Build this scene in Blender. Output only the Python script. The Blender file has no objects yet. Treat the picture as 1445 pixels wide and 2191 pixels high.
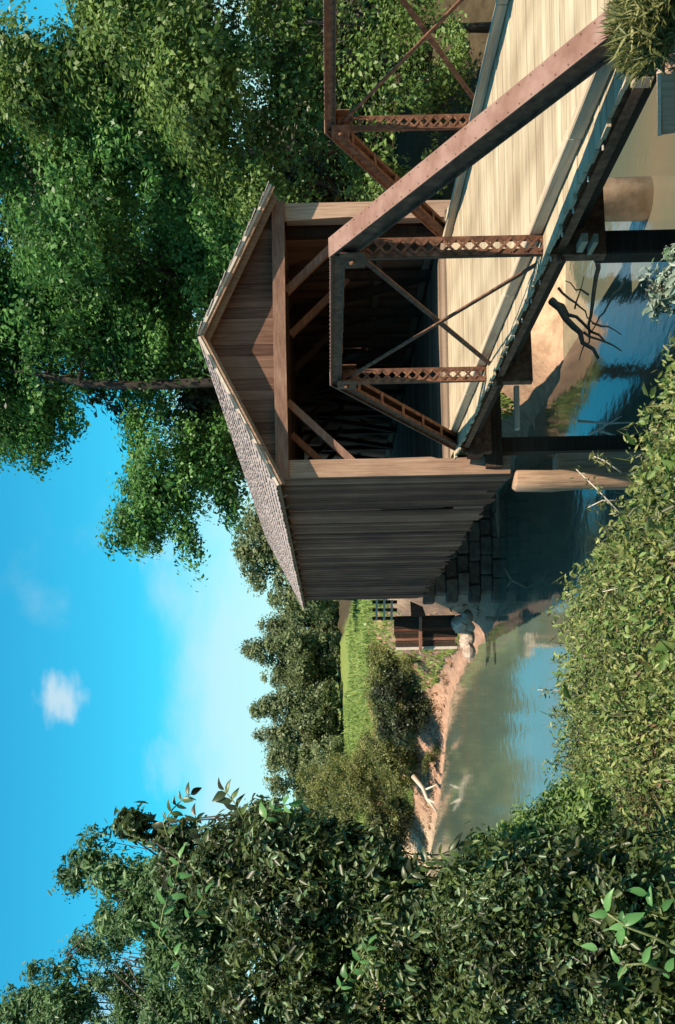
import bpy, bmesh, math, random
import numpy as np
from mathutils import Matrix, Vector, noise as mnoise

# ------------------------------------------------------------------ camera
F = 2350.0; U0, V0 = 630.0, 708.0; RHO = math.radians(1.2)   # plan of the view (upright photo, px)
sc = bpy.context.scene
COL = sc.collection
cam = bpy.data.cameras.new('camera'); camo = bpy.data.objects.new('camera', cam); COL.objects.link(camo)
cam.sensor_fit = 'VERTICAL'; cam.sensor_height = 36.0; cam.sensor_width = 36.0
cam.lens = F / 2191 * 36
cam.shift_x = (722.5 - V0) / 2191
cam.shift_y = (1095.5 - U0) / 2191
cam.clip_start = 0.05; cam.clip_end = 3000
cr, sr = math.cos(RHO), math.sin(RHO)
r_ = Vector((cr, 0, -sr)); u_ = Vector((sr, 0, cr)); b_ = Vector((0, -1, 0))
cx = -u_                                                # the picture lies on its side
camo.matrix_world = Matrix(((cx.x, r_.x, b_.x, 0), (cx.y, r_.y, b_.y, 0), (cx.z, r_.z, b_.z, 0), (0, 0, 0, 1)))
sc.camera = camo

# ------------------------------------------------------------------ light
SUN_EL, SUN_AZ = math.radians(61), math.radians(16)     # azimuth: to the right of straight behind the camera
world = bpy.data.worlds.new('World'); sc.world = world; world.use_nodes = True
wn, wl = world.node_tree.nodes, world.node_tree.links
wn.clear()
def N(nt, kind, **kw):
    n = nt.nodes.new(kind)
    for k, v in kw.items(): setattr(n, k, v)
    return n
wt = world.node_tree
wo = N(wt, 'ShaderNodeOutputWorld'); bg = N(wt, 'ShaderNodeBackground')
sky = N(wt, 'ShaderNodeTexSky', sky_type='NISHITA', sun_disc=False, sun_elevation=SUN_EL,
        sun_rotation=math.pi - SUN_AZ, air_density=1.0, dust_density=0.3, ozone_density=2.0)
tint = N(wt, 'ShaderNodeMix', data_type='RGBA', blend_type='MULTIPLY'); tint.inputs[0].default_value = 1
tint.inputs[7].default_value = (0.15, 1.17, 1.24, 1)
wl.new(sky.outputs[0], tint.inputs[6])
tc = N(wt, 'ShaderNodeTexCoord')
sep = N(wt, 'ShaderNodeSeparateXYZ'); wl.new(tc.outputs['Generated'], sep.inputs[0])
mp = N(wt, 'ShaderNodeMapping'); mp.inputs['Scale'].default_value = (1, 1, 2.2); wl.new(tc.outputs['Generated'], mp.inputs[0])
nz = N(wt, 'ShaderNodeTexNoise'); nz.inputs['Scale'].default_value = 5.5; nz.inputs['Detail'].default_value = 6; nz.inputs['Roughness'].default_value = 0.55
wl.new(mp.outputs[0], nz.inputs[0])
def M(nt, op, a, b=None, clamp=False):
    n = N(nt, 'ShaderNodeMath', operation=op, use_clamp=clamp)
    for i, x in enumerate((a, b)):
        if x is None: continue
        if isinstance(x, (int, float)): n.inputs[i].default_value = x
        else: nt.links.new(x, n.inputs[i])
    return n.outputs[0]
# a bank of thin white cloud low over the horizon, with an uneven upper edge
ns = M(wt, 'MULTIPLY', M(wt, 'SUBTRACT', nz.outputs[0], 0.5), 0.16)
hz = M(wt, 'ADD', sep.outputs[2], ns)
mr = N(wt, 'ShaderNodeMapRange', interpolation_type='SMOOTHSTEP')
wl.new(hz, mr.inputs[0]); mr.inputs[1].default_value = 0.158; mr.inputs[2].default_value = 0.07; mr.inputs[3].default_value = 0.0; mr.inputs[4].default_value = 0.60
# one small puff higher up plus its scattered kin
nz2 = N(wt, 'ShaderNodeTexNoise'); nz2.inputs['Scale'].default_value = 38; nz2.inputs['Detail'].default_value = 5
wl.new(mp.outputs[0], nz2.inputs[0])
puffs = None
for d, rad, amt in (((81, 2350, 578), 0.022, .62), ((-60, 2350, 330), .030, .25), ((430, 2350, 350), .035, .3), ((-1400, 2000, 900), .05, .6), ((1500, -900, 900), .06, .6), ((-700, -1500, 800), .05, .6)):
    dv = Vector(d).normalized()
    ds = N(wt, 'ShaderNodeVectorMath', operation='DISTANCE'); wl.new(tc.outputs['Generated'], ds.inputs[0]); ds.inputs[1].default_value = dv
    dd = M(wt, 'ADD', ds.outputs['Value'], M(wt, 'MULTIPLY', M(wt, 'SUBTRACT', nz2.outputs[0], .5), rad * 1.5))
    m2 = N(wt, 'ShaderNodeMapRange', interpolation_type='SMOOTHSTEP'); wl.new(dd, m2.inputs[0])
    m2.inputs[1].default_value = rad * 1.25; m2.inputs[2].default_value = rad * .25; m2.inputs[3].default_value = 0; m2.inputs[4].default_value = amt
    puffs = m2.outputs[0] if puffs is None else M(wt, 'MAXIMUM', puffs, m2.outputs[0])
nz3 = N(wt, 'ShaderNodeTexNoise'); nz3.inputs['Scale'].default_value = 3.1; nz3.inputs['Detail'].default_value = 7; wl.new(tc.outputs['Generated'], nz3.inputs[0])  # broken cloud over the whole sky, added to make the ambient light neutral
m3 = N(wt, 'ShaderNodeMapRange', interpolation_type='SMOOTHSTEP'); wl.new(nz3.outputs[0], m3.inputs[0])
m3.inputs[1].default_value = .52; m3.inputs[2].default_value = .66; m3.inputs[3].default_value = 0; m3.inputs[4].default_value = .45
cl = M(wt, 'MAXIMUM', M(wt, 'MAXIMUM', mr.outputs[0], m3.outputs[0]), puffs)
mixc = N(wt, 'ShaderNodeMix', data_type='RGBA'); wl.new(cl, mixc.inputs[0]); wl.new(tint.outputs[2], mixc.inputs[6])
mixc.inputs[7].default_value = (6.3, 6.9, 7.0, 1)
wl.new(mixc.outputs[2], bg.inputs[0]); bg.inputs[1].default_value = 0.080
wl.new(bg.outputs[0], wo.inputs[0])
sl = bpy.data.lights.new('sun', 'SUN'); sl.energy = 5.0; sl.angle = math.radians(0.5); sl.color = (1, 0.87, 0.69)
so = bpy.data.objects.new('sun', sl); COL.objects.link(so)
sd = Vector((-math.sin(SUN_AZ) * math.cos(SUN_EL), math.cos(SUN_AZ) * math.cos(SUN_EL), -math.sin(SUN_EL)))
so.rotation_euler = sd.to_track_quat('-Z', 'Y').to_euler(); so.location = (20, -40, 60)
vs = sc.view_settings; vs.view_transform = 'Standard'; vs.look = 'None'; vs.gamma = 1; vs.exposure = 0.72; vs.use_curve_mapping = False
sc.render.engine = 'CYCLES'
sc.cycles.max_bounces = 6; sc.cycles.transparent_max_bounces = 4; sc.cycles.use_denoising = True

# ------------------------------------------------------------------ helpers
def P(u, v, Y):
    """world point on the sight line through upright photo pixel (u, v) at depth Y"""
    du, dv = u - U0, v - V0
    a = du * cr - dv * sr; b = du * sr + dv * cr
    return Vector((a * Y / F, Y, -b * Y / F))
rng = np.random.default_rng(7)
random.seed(7)
MATS = {}
def mat_base(name):
    m = bpy.data.materials.new(name); m.use_nodes = True
    nt = m.node_tree; nt.nodes.clear()
    out = N(nt, 'ShaderNodeOutputMaterial'); bs = N(nt, 'ShaderNodeBsdfPrincipled')
    nt.links.new(bs.outputs[0], out.inputs[0])
    MATS[name] = m
    return m, nt, bs, out
def ramp(nt, fac, stops):
    r = N(nt, 'ShaderNodeValToRGB'); e = r.color_ramp.elements
    while len(e) < len(stops): e.new(0.5)
    for x, (p, c) in zip(e, stops): x.position = p; x.color = (*c, 1)
    nt.links.new(fac, r.inputs[0]); return r.outputs[0]
def wood(name, c0, c1, c2, grain, rough=0.85, bump=0.25, tone=0.35):
    """weathered timber: streaks along the grain, blotches, tone differing from piece to piece"""
    m, nt, bs, out = mat_base(name)
    g = N(nt, 'ShaderNodeNewGeometry'); mp = N(nt, 'ShaderNodeMapping'); nt.links.new(g.outputs['Position'], mp.inputs[0])
    oi = N(nt, 'ShaderNodeObjectInfo')
    off = N(nt, 'ShaderNodeVectorMath', operation='ADD'); nt.links.new(mp.outputs[0], off.inputs[0])
    sc_ = N(nt, 'ShaderNodeVectorMath', operation='SCALE'); sc_.inputs[0].default_value = (7, 11, 5); nt.links.new(oi.outputs['Random'], sc_.inputs['Scale'])
    nt.links.new(sc_.outputs[0], off.inputs[1])
    mp.inputs['Scale'].default_value = [1.2 if i == grain else 26 for i in range(3)]
    n1 = N(nt, 'ShaderNodeTexNoise'); n1.inputs['Scale'].default_value = 1; n1.inputs['Detail'].default_value = 7; n1.inputs['Roughness'].default_value = .65
    nt.links.new(off.outputs[0], n1.inputs[0])
    n2 = N(nt, 'ShaderNodeTexNoise'); n2.inputs['Scale'].default_value = .9; n2.inputs['Detail'].default_value = 4
    nt.links.new(g.outputs['Position'], n2.inputs[0])
    f = M(nt, 'ADD', M(nt, 'MULTIPLY', n1.outputs[0], .9), M(nt, 'MULTIPLY', M(nt, 'SUBTRACT', n2.outputs[0], .5), .5))
    f = M(nt, 'ADD', f, M(nt, 'MULTIPLY', M(nt, 'SUBTRACT', oi.outputs['Random'], .5), tone), True)
    col = ramp(nt, f, [(.2, c0), (.5, c1), (.8, c2)])
    nt.links.new(col, bs.inputs['Base Color']); bs.inputs['Roughness'].default_value = rough
    bs.inputs['Specular IOR Level'].default_value = .2
    bp = N(nt, 'ShaderNodeBump'); bp.inputs['Strength'].default_value = bump; bp.inputs['Distance'].default_value = .02
    nt.links.new(n1.outputs[0], bp.inputs['Height']); nt.links.new(bp.outputs[0], bs.inputs['Normal'])
    return m
def rough_mat(name, c0, c1, c2, scale, rough=.8, bump=.3, spec=.25, metal=0):
    m, nt, bs, out = mat_base(name)
    g = N(nt, 'ShaderNodeNewGeometry'); oi = N(nt, 'ShaderNodeObjectInfo')
    n1 = N(nt, 'ShaderNodeTexNoise'); n1.inputs['Scale'].default_value = scale; n1.inputs['Detail'].default_value = 8; n1.inputs['Roughness'].default_value = .65
    nt.links.new(g.outputs['Position'], n1.inputs[0])
    f = M(nt, 'ADD', n1.outputs[0], M(nt, 'MULTIPLY', M(nt, 'SUBTRACT', oi.outputs['Random'], .5), .15), True)
    nt.links.new(ramp(nt, f, [(.3, c0), (.5, c1), (.7, c2)]), bs.inputs['Base Color'])
    bs.inputs['Roughness'].default_value = rough; bs.inputs['Specular IOR Level'].default_value = spec; bs.inputs['Metallic'].default_value = metal
    bp = N(nt, 'ShaderNodeBump'); bp.inputs['Strength'].default_value = bump; bp.inputs['Distance'].default_value = .03
    nt.links.new(n1.outputs[0], bp.inputs['Height']); nt.links.new(bp.outputs[0], bs.inputs['Normal'])
    return m
def leaf_mat(name, c0, c1, c2, trans=.3, rough=.45, spec=.35, nscale=.6):
    m, nt, bs, out = mat_base(name)
    at = N(nt, 'ShaderNodeAttribute', attribute_name='rnd'); g = N(nt, 'ShaderNodeNewGeometry')
    n1 = N(nt, 'ShaderNodeTexNoise'); n1.inputs['Scale'].default_value = nscale; n1.inputs['Detail'].default_value = 3
    nt.links.new(g.outputs['Position'], n1.inputs[0])
    f = M(nt, 'ADD', M(nt, 'MULTIPLY', at.outputs['Fac'], .6), M(nt, 'MULTIPLY', M(nt, 'SUBTRACT', n1.outputs[0], .3), .9), True)
    col = ramp(nt, f, [(.15, c0), (.5, c1), (.9, c2)])
    nt.links.new(col, bs.inputs['Base Color']); bs.inputs['Roughness'].default_value = rough; bs.inputs['Specular IOR Level'].default_value = spec
    tr = N(nt, 'ShaderNodeBsdfTranslucent'); nt.links.new(col, tr.inputs[0])
    mx = N(nt, 'ShaderNodeMixShader'); mx.inputs[0].default_value = trans
    nt.links.new(bs.outputs[0], mx.inputs[1]); nt.links.new(tr.outputs[0], mx.inputs[2]); nt.links.new(mx.outputs[0], out.inputs[0])
    return m

wood('deck_wood', (.29, .215, .135), (.46, .37, .25), (.60, .51, .37), 0, tone=.24, bump=.35)
# worn, dirty wheel tracks along the deck
dm = MATS['deck_wood'].node_tree; dbs = [n for n in dm.nodes if n.type == 'BSDF_PRINCIPLED'][0]; dsrc = dbs.inputs['Base Color'].links[0].from_socket
dg = N(dm, 'ShaderNodeNewGeometry'); dx_ = N(dm, 'ShaderNodeSeparateXYZ'); dm.links.new(dg.outputs['Position'], dx_.inputs[0])
dn = N(dm, 'ShaderNodeTexNoise'); dn.inputs['Scale'].default_value = 1.6; dn.inputs['Detail'].default_value = 6; dm.links.new(dg.outputs['Position'], dn.inputs[0])
tr_ = None
for x0 in (6.95, 8.65):
    q = M(dm, 'SUBTRACT', 1.0, M(dm, 'MULTIPLY', M(dm, 'ABSOLUTE', M(dm, 'SUBTRACT', dx_.outputs[0], x0)), 2.4), True)
    tr_ = q if tr_ is None else M(dm, 'MAXIMUM', tr_, q)
df = M(dm, 'ADD', M(dm, 'MULTIPLY', tr_, .38), M(dm, 'MULTIPLY', M(dm, 'SUBTRACT', dn.outputs[0], .45), .9), True)
dmx = N(dm, 'ShaderNodeMix', data_type='RGBA', blend_type='MULTIPLY'); dm.links.new(df, dmx.inputs[0]); dm.links.new(dsrc, dmx.inputs[6]); dmx.inputs[7].default_value = (.55, .5, .46, 1)
dm.links.new(dmx.outputs[2], dbs.inputs['Base Color'])
wood('curb_wood', (.28, .20, .14), (.46, .36, .25), (.60, .50, .37), 1, tone=.2)
wood('siding', (.045, .016, .010), (.165, .066, .040), (.36, .175, .115), 2, tone=.45, bump=.5)
wood('siding_inner', (.09, .042, .024), (.20, .105, .064), (.30, .175, .115), 2, tone=.5)
wood('gable_wood', (.05, .022, .014), (.13, .064, .042), (.23, .128, .087), 2, tone=.35)
wood('trim_wood', (.19, .10, .062), (.37, .225, .15), (.52, .355, .255), 2, tone=.1, bump=.4)
wood('beam_wood', (.12, .058, .038), (.24, .132, .092), (.37, .235, .172), 0, tone=.2)
wood('timber', (.10, .07, .05), (.22, .155, .11), (.36, .27, .20), 2, tone=.4)
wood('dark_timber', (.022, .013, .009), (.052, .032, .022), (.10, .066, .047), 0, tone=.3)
wood('pile_wood', (.15, .085, .05), (.40, .26, .17), (.56, .41, .29), 2, tone=.3, bump=1.0)
wood('shingle_wood', (.28, .22, .20), (.43, .355, .33), (.56, .48, .45), 0, tone=0, bump=.5)
wood('pale_rail', (.45, .36, .28), (.62, .52, .42), (.75, .66, .56), 0, tone=.2)
wood('bark', (.02, .016, .013), (.055, .043, .034), (.11, .09, .072), 2, tone=.3, bump=.8)
rough_mat('iron', (.06, .026, .015), (.14, .06, .034), (.27, .12, .066), 9, rough=.75, bump=.15)
rough_mat('iron_plate', (.13, .062, .040), (.20, .105, .076), (.27, .16, .125), 3.0, rough=.72, bump=.10)
rough_mat('concrete', (.44, .28, .18), (.62, .42, .28), (.72, .54, .39), 3, bump=.4)
rough_mat('stone', (.28, .19, .14), (.42, .31, .24), (.56, .44, .36), 4, bump=.5)
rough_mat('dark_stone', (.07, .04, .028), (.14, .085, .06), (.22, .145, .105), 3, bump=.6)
leaf_mat('leaf_green', (.022, .055, .014), (.085, .215, .045), (.24, .44, .12), .4)
leaf_mat('leaf_lime', (.03, .055, .013), (.13, .215, .045), (.32, .42, .13), .4)
leaf_mat('leaf_dark', (.020, .022, .009), (.040, .052, .018), (.085, .12, .04), .15)  # dark leaf tone; on the thicket trees it paints the shade of hollows
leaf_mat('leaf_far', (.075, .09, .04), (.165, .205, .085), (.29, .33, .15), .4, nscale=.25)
leaf_mat('leaf_bush', (.05, .055, .018), (.18, .20, .055), (.40, .38, .14), .4)
leaf_mat('leaf_shrub', (.026, .026, .010), (.072, .098, .026), (.25, .35, .10), .42, rough=.38, spec=.5, nscale=2.2)
leaf_mat('leaf_teal', (.04, .075, .03), (.11, .195, .07), (.25, .39, .16), .45, nscale=2)
leaf_mat('leaf_weed', (.028, .034, .010), (.14, .165, .04), (.42, .44, .15), .35, rough=.4, nscale=1.1)
leaf_mat('leaf_grass', (.06, .07, .02), (.16, .17, .05), (.36, .34, .14), .3, nscale=1.5)
leaf_mat('leaf_meadow', (.10, .15, .035), (.20, .29, .07), (.36, .40, .13), .3, nscale=.5)
leaf_mat('leaf_highlight', (.05, .09, .035), (.14, .24, .10), (.34, .42, .22), .35, rough=.38, spec=.5, nscale=2.6)  # pale tone that paints light speckles on the shrubs
leaf_mat('leaf_dead', (.05, .03, .015), (.14, .085, .04), (.28, .19, .10), .2)
leaf_mat('leaf_dry', (.10, .055, .03), (.34, .215, .13), (.52, .38, .24), .2)
leaf_mat('leaf_bright', (.07, .17, .05), (.13, .30, .085), (.24, .44, .16), .4, rough=.35, nscale=3)
leaf_mat('leaf_grey', (.16, .20, .14), (.30, .36, .27), (.5, .56, .46), .3, nscale=3)
# river: muddy green-brown water, rippled, mirroring the sky at low angles
m, nt, bs, out = mat_base('water')
g = N(nt, 'ShaderNodeNewGeometry')
n2 = N(nt, 'ShaderNodeTexNoise'); n2.inputs['Scale'].default_value = .12; n2.inputs['Detail'].default_value = 4; nt.links.new(g.outputs['Position'], n2.inputs[0])
nt.links.new(ramp(nt, n2.outputs[0], [(.3, (.07, .11, .085)), (.5, (.095, .12, .085)), (.72, (.16, .13, .085))]), bs.inputs['Base Color'])
bs.inputs['Roughness'].default_value = .05; bs.inputs['IOR'].default_value = 1.5; bs.inputs['Specular IOR Level'].default_value = .5
mp_ = N(nt, 'ShaderNodeMapping'); mp_.inputs['Scale'].default_value = (1.0, .55, 1); nt.links.new(g.outputs['Position'], mp_.inputs[0])
n3 = N(nt, 'ShaderNodeTexNoise'); n3.inputs['Scale'].default_value = 2.6; n3.inputs['Detail'].default_value = 7; nt.links.new(mp_.outputs[0], n3.inputs[0])
bp = N(nt, 'ShaderNodeBump'); bp.inputs['Strength'].default_value = .07; bp.inputs['Distance'].default_value = .12
nt.links.new(n3.outputs[0], bp.inputs['Height']); nt.links.new(bp.outputs[0], bs.inputs['Normal'])
# ground: colour of what lies there (soil, sand, meadow) from a colour attribute, broken up by noise
m, nt, bs, out = mat_base('ground')
at = N(nt, 'ShaderNodeAttribute', attribute_name='Col'); g = N(nt, 'ShaderNodeNewGeometry')
n1 = N(nt, 'ShaderNodeTexNoise'); n1.inputs['Scale'].default_value = 2.2; n1.inputs['Detail'].default_value = 9; n1.inputs['Roughness'].default_value = .7; nt.links.new(g.outputs['Position'], n1.inputs[0])
mm = N(nt, 'ShaderNodeMix', data_type='RGBA', blend_type='MULTIPLY'); mm.inputs[0].default_value = 1
nt.links.new(at.outputs['Color'], mm.inputs[6]); nt.links.new(ramp(nt, n1.outputs[0], [(.25, (.45, .42, .4)), (.75, (1.25, 1.2, 1.2))]), mm.inputs[7])
nt.links.new(mm.outputs[2], bs.inputs['Base Color']); bs.inputs['Roughness'].default_value = .95; bs.inputs['Specular IOR Level'].default_value = .1
bp = N(nt, 'ShaderNodeBump'); bp.inputs['Strength'].default_value = .6; bp.inputs['Distance'].default_value = .08
nt.links.new(n1.outputs[0], bp.inputs['Height']); nt.links.new(bp.outputs[0], bs.inputs['Normal'])

# ---- objects
WM = {}
def link(o, parent=None, mw=None):
    COL.objects.link(o)
    mw = mw if mw is not None else Matrix.Identity(4)
    if parent is not None:
        o.parent = parent; o.matrix_parent_inverse = WM[parent.name].inverted()
    o.matrix_basis = mw; WM[o.name] = mw
    return o
def thing(name, label, cat, loc=(0, 0, 0), group=None):
    o = bpy.data.objects.new(name, None); o.empty_display_size = .3
    link(o, None, Matrix.Translation(loc)); o['label'] = label; o['category'] = cat
    if group: o['group'] = group
    return o
def tag(o, label, cat, group=None):
    o['label'] = label; o['category'] = cat
    if group: o['group'] = group
    return o
def mesh_obj(name, verts, faces, mat, parent=None, mw=None, smooth=False):
    me = bpy.data.meshes.new(name); me.from_pydata([tuple(v) for v in verts], [], faces); me.update()
    me.materials.append(MATS[mat])
    if smooth: me.polygons.foreach_set('use_smooth', [True] * len(me.polygons))
    return link(bpy.data.objects.new(name, me), parent, mw)
BOXC = {}
def box_mesh(sx, sy, sz, mat, bev):
    k = (round(sx, 3), round(sy, 3), round(sz, 3), mat, bev)
    if k not in BOXC:
        bm = bmesh.new(); bmesh.ops.create_cube(bm, size=1)
        for v in bm.verts: v.co = Vector((v.co.x * sx, v.co.y * sy, v.co.z * sz))
        if bev: bmesh.ops.bevel(bm, geom=bm.edges[:], offset=bev, segments=1, affect='EDGES')
        me = bpy.data.meshes.new('box'); bm.to_mesh(me); bm.free(); me.materials.append(MATS[mat]); BOXC[k] = me
    return BOXC[k]
def box(name, c, s, mat, parent=None, rot=None, bev=0.0):
    mw = Matrix.Translation(c)
    if rot is not None: mw = mw @ rot.to_4x4()
    return link(bpy.data.objects.new(name, box_mesh(*s, mat, bev)), parent, mw)
def frame_from(a, b, side=Vector((1, 0, 0))):
    """rotation whose Z runs a->b and X stays near 'side'"""
    z = (Vector(b) - Vector(a)).normalized(); y = z.cross(side).normalized(); x = y.cross(z)
    return Matrix((x, y, z)).transposed()
def bar(name, a, b, w, d, mat, parent=None, side=Vector((1, 0, 0)), bev=0.0):
    a, b = Vector(a), Vector(b)
    return box(name, (a + b) / 2, (w, d, (b - a).length), mat, parent, frame_from(a, b, side), bev)
def tube_data(path, radii, n=8, jit=0.0):
    vs, fs = [], []
    path = [Vector(p) for p in path]
    for i, p in enumerate(path):
        t = (path[min(i + 1, len(path) - 1)] - path[max(i - 1, 0)]).normalized()
        s = t.cross(Vector((0.3, 1, 0.1))).normalized(); q = t.cross(s)
        for k in range(n):
            a = 2 * math.pi * k / n
            r = radii[i] * (1 + jit * (random.random() - .5))
            vs.append(p + (s * math.cos(a) + q * math.sin(a)) * r)
    for i in range(len(path) - 1):
        for k in range(n): fs.append((i * n + k, i * n + (k + 1) % n, (i + 1) * n + (k + 1) % n, (i + 1) * n + k))
    fs.append(tuple(range(n - 1, -1, -1))); fs.append(tuple(range((len(path) - 1) * n, len(path) * n)))
    return vs, fs
def tube(name, path, radii, mat, parent=None, n=8, jit=0.0, smooth=True):
    v, f = tube_data(path, radii, n, jit); return mesh_obj(name, v, f, mat, parent, smooth=smooth)
def tubes(name, items, mat, parent=None, n=6):
    V, Fc = [], []
    for path, radii in items:
        v, f = tube_data(path, radii, n); k = len(V); V += v; Fc += [tuple(i + k for i in q) for q in f]
    return mesh_obj(name, V, Fc, mat, parent, smooth=True)
def unit(a): return a / np.maximum(np.linalg.norm(a, axis=-1, keepdims=True), 1e-9)
def leaves(name, pos, nor, length, mat, parent=None, aspect=.5, along=None, fold=.18, rich=False, tone=None):
    """one mesh of many small leaves; each a folded blade with its own tone"""
    n = len(pos); nor = unit(nor)
    t = rng.normal(size=(n, 3)) if along is None else along + .35 * rng.normal(size=(n, 3))
    t = unit(t - (t * nor).sum(1, keepdims=True) * nor); s = np.cross(nor, t)
    L = length[:, None]; W = L * aspect * (.8 + .4 * rng.random((n, 1)))
    if not rich:
        v = np.stack([pos - t * L * .5, pos + s * W * .5 + nor * W * fold - t * L * .05, pos + t * L * .5, pos - s * W * .5 + nor * W * fold - t * L * .05], 1)
        k = 4; fidx = np.array([0, 1, 2, 3])[None]; per = 1; fl = 4
    else:
        c = -nor * L * .10
        v = np.stack([pos - t * L * .5, pos + s * W * .42 + nor * W * fold - t * L * .18, pos + s * W * .36 + nor * W * fold + t * L * .18 + c * .4, pos + t * L * .5 + c,
                      pos - s * W * .36 + nor * W * fold + t * L * .18 + c * .4, pos - s * W * .42 + nor * W * fold - t * L * .18], 1)
        k = 6; fidx = np.array([[0, 1, 2, 3], [0, 3, 4, 5]]); per = 2; fl = 4
    me = bpy.data.meshes.new(name)
    me.vertices.add(n * k); me.vertices.foreach_set('co', v.astype(np.float32).ravel())
    idx = (np.arange(n)[:, None, None] * k + fidx[None]).reshape(-1)
    nf = n * per
    me.loops.add(nf * fl); me.loops.foreach_set('vertex_index', idx.astype(np.int32))
    me.polygons.add(nf); me.polygons.foreach_set('loop_start', np.arange(0, nf * fl, fl, dtype=np.int32))
    me.update(calc_edges=True)
    a = me.attributes.new('rnd', 'FLOAT', 'FACE'); a.data.foreach_set('value', np.repeat(rng.random(n) if tone is None else np.clip(.5 * rng.random(n) + .5 * tone, 0, 1), per).astype(np.float32))
    me.materials.append(MATS[mat])
    return link(bpy.data.objects.new(name, me), parent)
def clumped(ells, nclump, nleaf, crad, shell=.45, up=.55, hollow=1.0):
    """points and normals of leaf sprays spread through a crown made of ellipsoids"""
    ells = np.array(ells, float); vol = (ells[:, 3] * ells[:, 4] * ells[:, 5]) ** .75
    nt_ = int(nclump * 1.9)
    w = rng.choice(len(ells), nt_, p=vol / vol.sum())
    d = unit(rng.normal(size=(nt_, 3))); rr = rng.random((nt_, 1)) ** shell
    cc = ells[w, :3] + d * rr * ells[w, 3:6]
    # foliage gathers in boughs with hollows between them
    k = 1.9 / crad; q = cc * k * .42 + rng.random(3) * 9
    g = np.sin(q[:, 0] + 1.3 * np.sin(q[:, 2] * .8)) + np.sin(q[:, 2] * 1.25 + 1.1 * np.sin(q[:, 0] * .7 + 1)) + np.sin(q[:, 1] * .9 + q[:, 0] * .5) + 1.1 / hollow * rng.normal(size=nt_)
    sel = np.argsort(-g)[:nclump]; d, cc = d[sel], cc[sel]
    cr_ = crad * (.6 + .8 * rng.random((nclump, 1)))
    ld = unit(rng.normal(size=(nclump, nleaf, 3))); lr = rng.random((nclump, nleaf, 1)) ** .5
    off = ld * lr * cr_[:, None]; off[..., 2] *= .6
    # sprays droop away from the crown's middle
    off[..., 2] -= .25 * (np.abs(off[..., :2]).sum(-1))
    pos = cc[:, None] + off
    nor = ld * .75 + d[:, None] * .45 + np.array([0, 0, up]) + .5 * rng.normal(size=ld.shape)
    return pos.reshape(-1, 3), nor.reshape(-1, 3), cc

# ------------------------------------------------------------------ the lie of the land
WATER = -6.9
XN = [-80, -30, -8, -2, .5, 1.5, 2.3, 3.0, 3.8, 4.6, 5.2, 5.7, 10.6, 13, 20, 80]
YN = [40, 22, 15.5, 14, 12.4, 10.9, 9, 7.0, 5, 4.6, 6.3, 8.0, 8.4, 9, 10, 14]
XF = [-120, -30, -9.2, -4.3, 2.0, 3.4, 4.4, 4.9, 9.6, 10.6, 15, 25, 120]
YF = [150, 98, 79, 71, 62.5, 56, 47, 45, 44.0, 32.0, 30.5, 29, 22]
def sstep(x): x = np.clip(x, 0, 1); return x * x * (3 - 2 * x)
def fbm(x, y, s=1.0):
    return (np.sin(x * 1.3 * s + 1.7 * np.sin(y * .9 * s)) + np.sin(y * 1.7 * s + 1.3 * np.sin(x * 1.1 * s + 2)) + .5 * np.sin(x * 3.1 * s + y * 2.3 * s) + .5 * np.sin(y * 4.1 * s - x * 2.9 * s + 1)) / 3
def bank_dist(x, y):
    best = np.full(np.shape(x), 1e9)
    for x0, y0, x1, y1 in zip(XF, YF, XF[1:], YF[1:]):
        dx, dy = x1 - x0, y1 - y0; t = np.clip(((x - x0) * dx + (y - y0) * dy) / (dx * dx + dy * dy), 0, 1)
        best = np.minimum(best, np.hypot(x - x0 - t * dx, y - y0 - t * dy))
    return np.where(y > np.interp(x, XF, YF), best, -best)
def height(x, y):
    x, y = np.asarray(x, float), np.asarray(y, float)
    yn = np.interp(x, XN, YN); yf = np.interp(x, XF, YF)
    top = -1.6 - .1 * np.minimum(y, 16)
    top = top - .34 * sstep((x - 1.0) / 1.3)
    road = sstep((x - 4.7) / .8)
    top = top * (1 - road) + road * (-2.62)
    gul = np.exp(-((x - 4.1) / .75) ** 2); top = top - gul * 1.2
    near = top - 1.15 * np.maximum(y - yn, 0) - .25 * np.exp(-((y - yn) / 1.2) ** 2)
    d = bank_dist(x, y)
    rt = sstep((x - 9.5) / 2.5)
    far_l = WATER + 4.25 * sstep((d + .6) / 8.0) + .029 * np.maximum(d - 6, 0)
    far_r = WATER + .45 * sstep((d + .6) / 3) + 3.6 * sstep((d - 3.2) / 6) + .03 * np.maximum(d - 8, 0)
    brid = np.exp(-((x - 8) / 4.2) ** 4) * sstep((d + .2) / 2.5)
    far = far_l * (1 - rt) + far_r * rt
    far = far + brid * np.maximum(-2.75 - far, 0)
    far = np.minimum(far, 1.5 + .002 * np.maximum(d, 0))
    bed = -8.0
    h = np.where(d > -.6, np.maximum(far, bed), np.maximum(near, bed))
    land = sstep((h + 7.2) / .8)
    return h + land * (.10 * fbm(x, y, .8) + .05 * fbm(x + 5, y - 3, 2.6)) * np.clip(1 + (y - 20) / 60, 1, 3)
def Z(x, y): return float(height(x, y))
def axis(parts):
    o = []
    for a, b, s in parts: o += list(np.arange(a, b, s))
    return np.array(o)
gx = axis([(-600, -120, 30), (-120, -40, 5), (-40, -12, 1.4), (-12, 16, .35), (16, 45, 1.4), (45, 120, 5), (120, 601, 30)])
gy = axis([(-30, 0, 3), (0, 16, .3), (16, 30, .9), (30, 62, .5), (62, 95, .9), (95, 160, 3), (160, 400, 12), (400, 1601, 80)])
GX, GY = np.meshgrid(gx, gy); GZ = height(GX, GY)
nx_, ny_ = len(gx), len(gy)
V = np.stack([GX, GY, GZ], -1).reshape(-1, 3)
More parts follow.
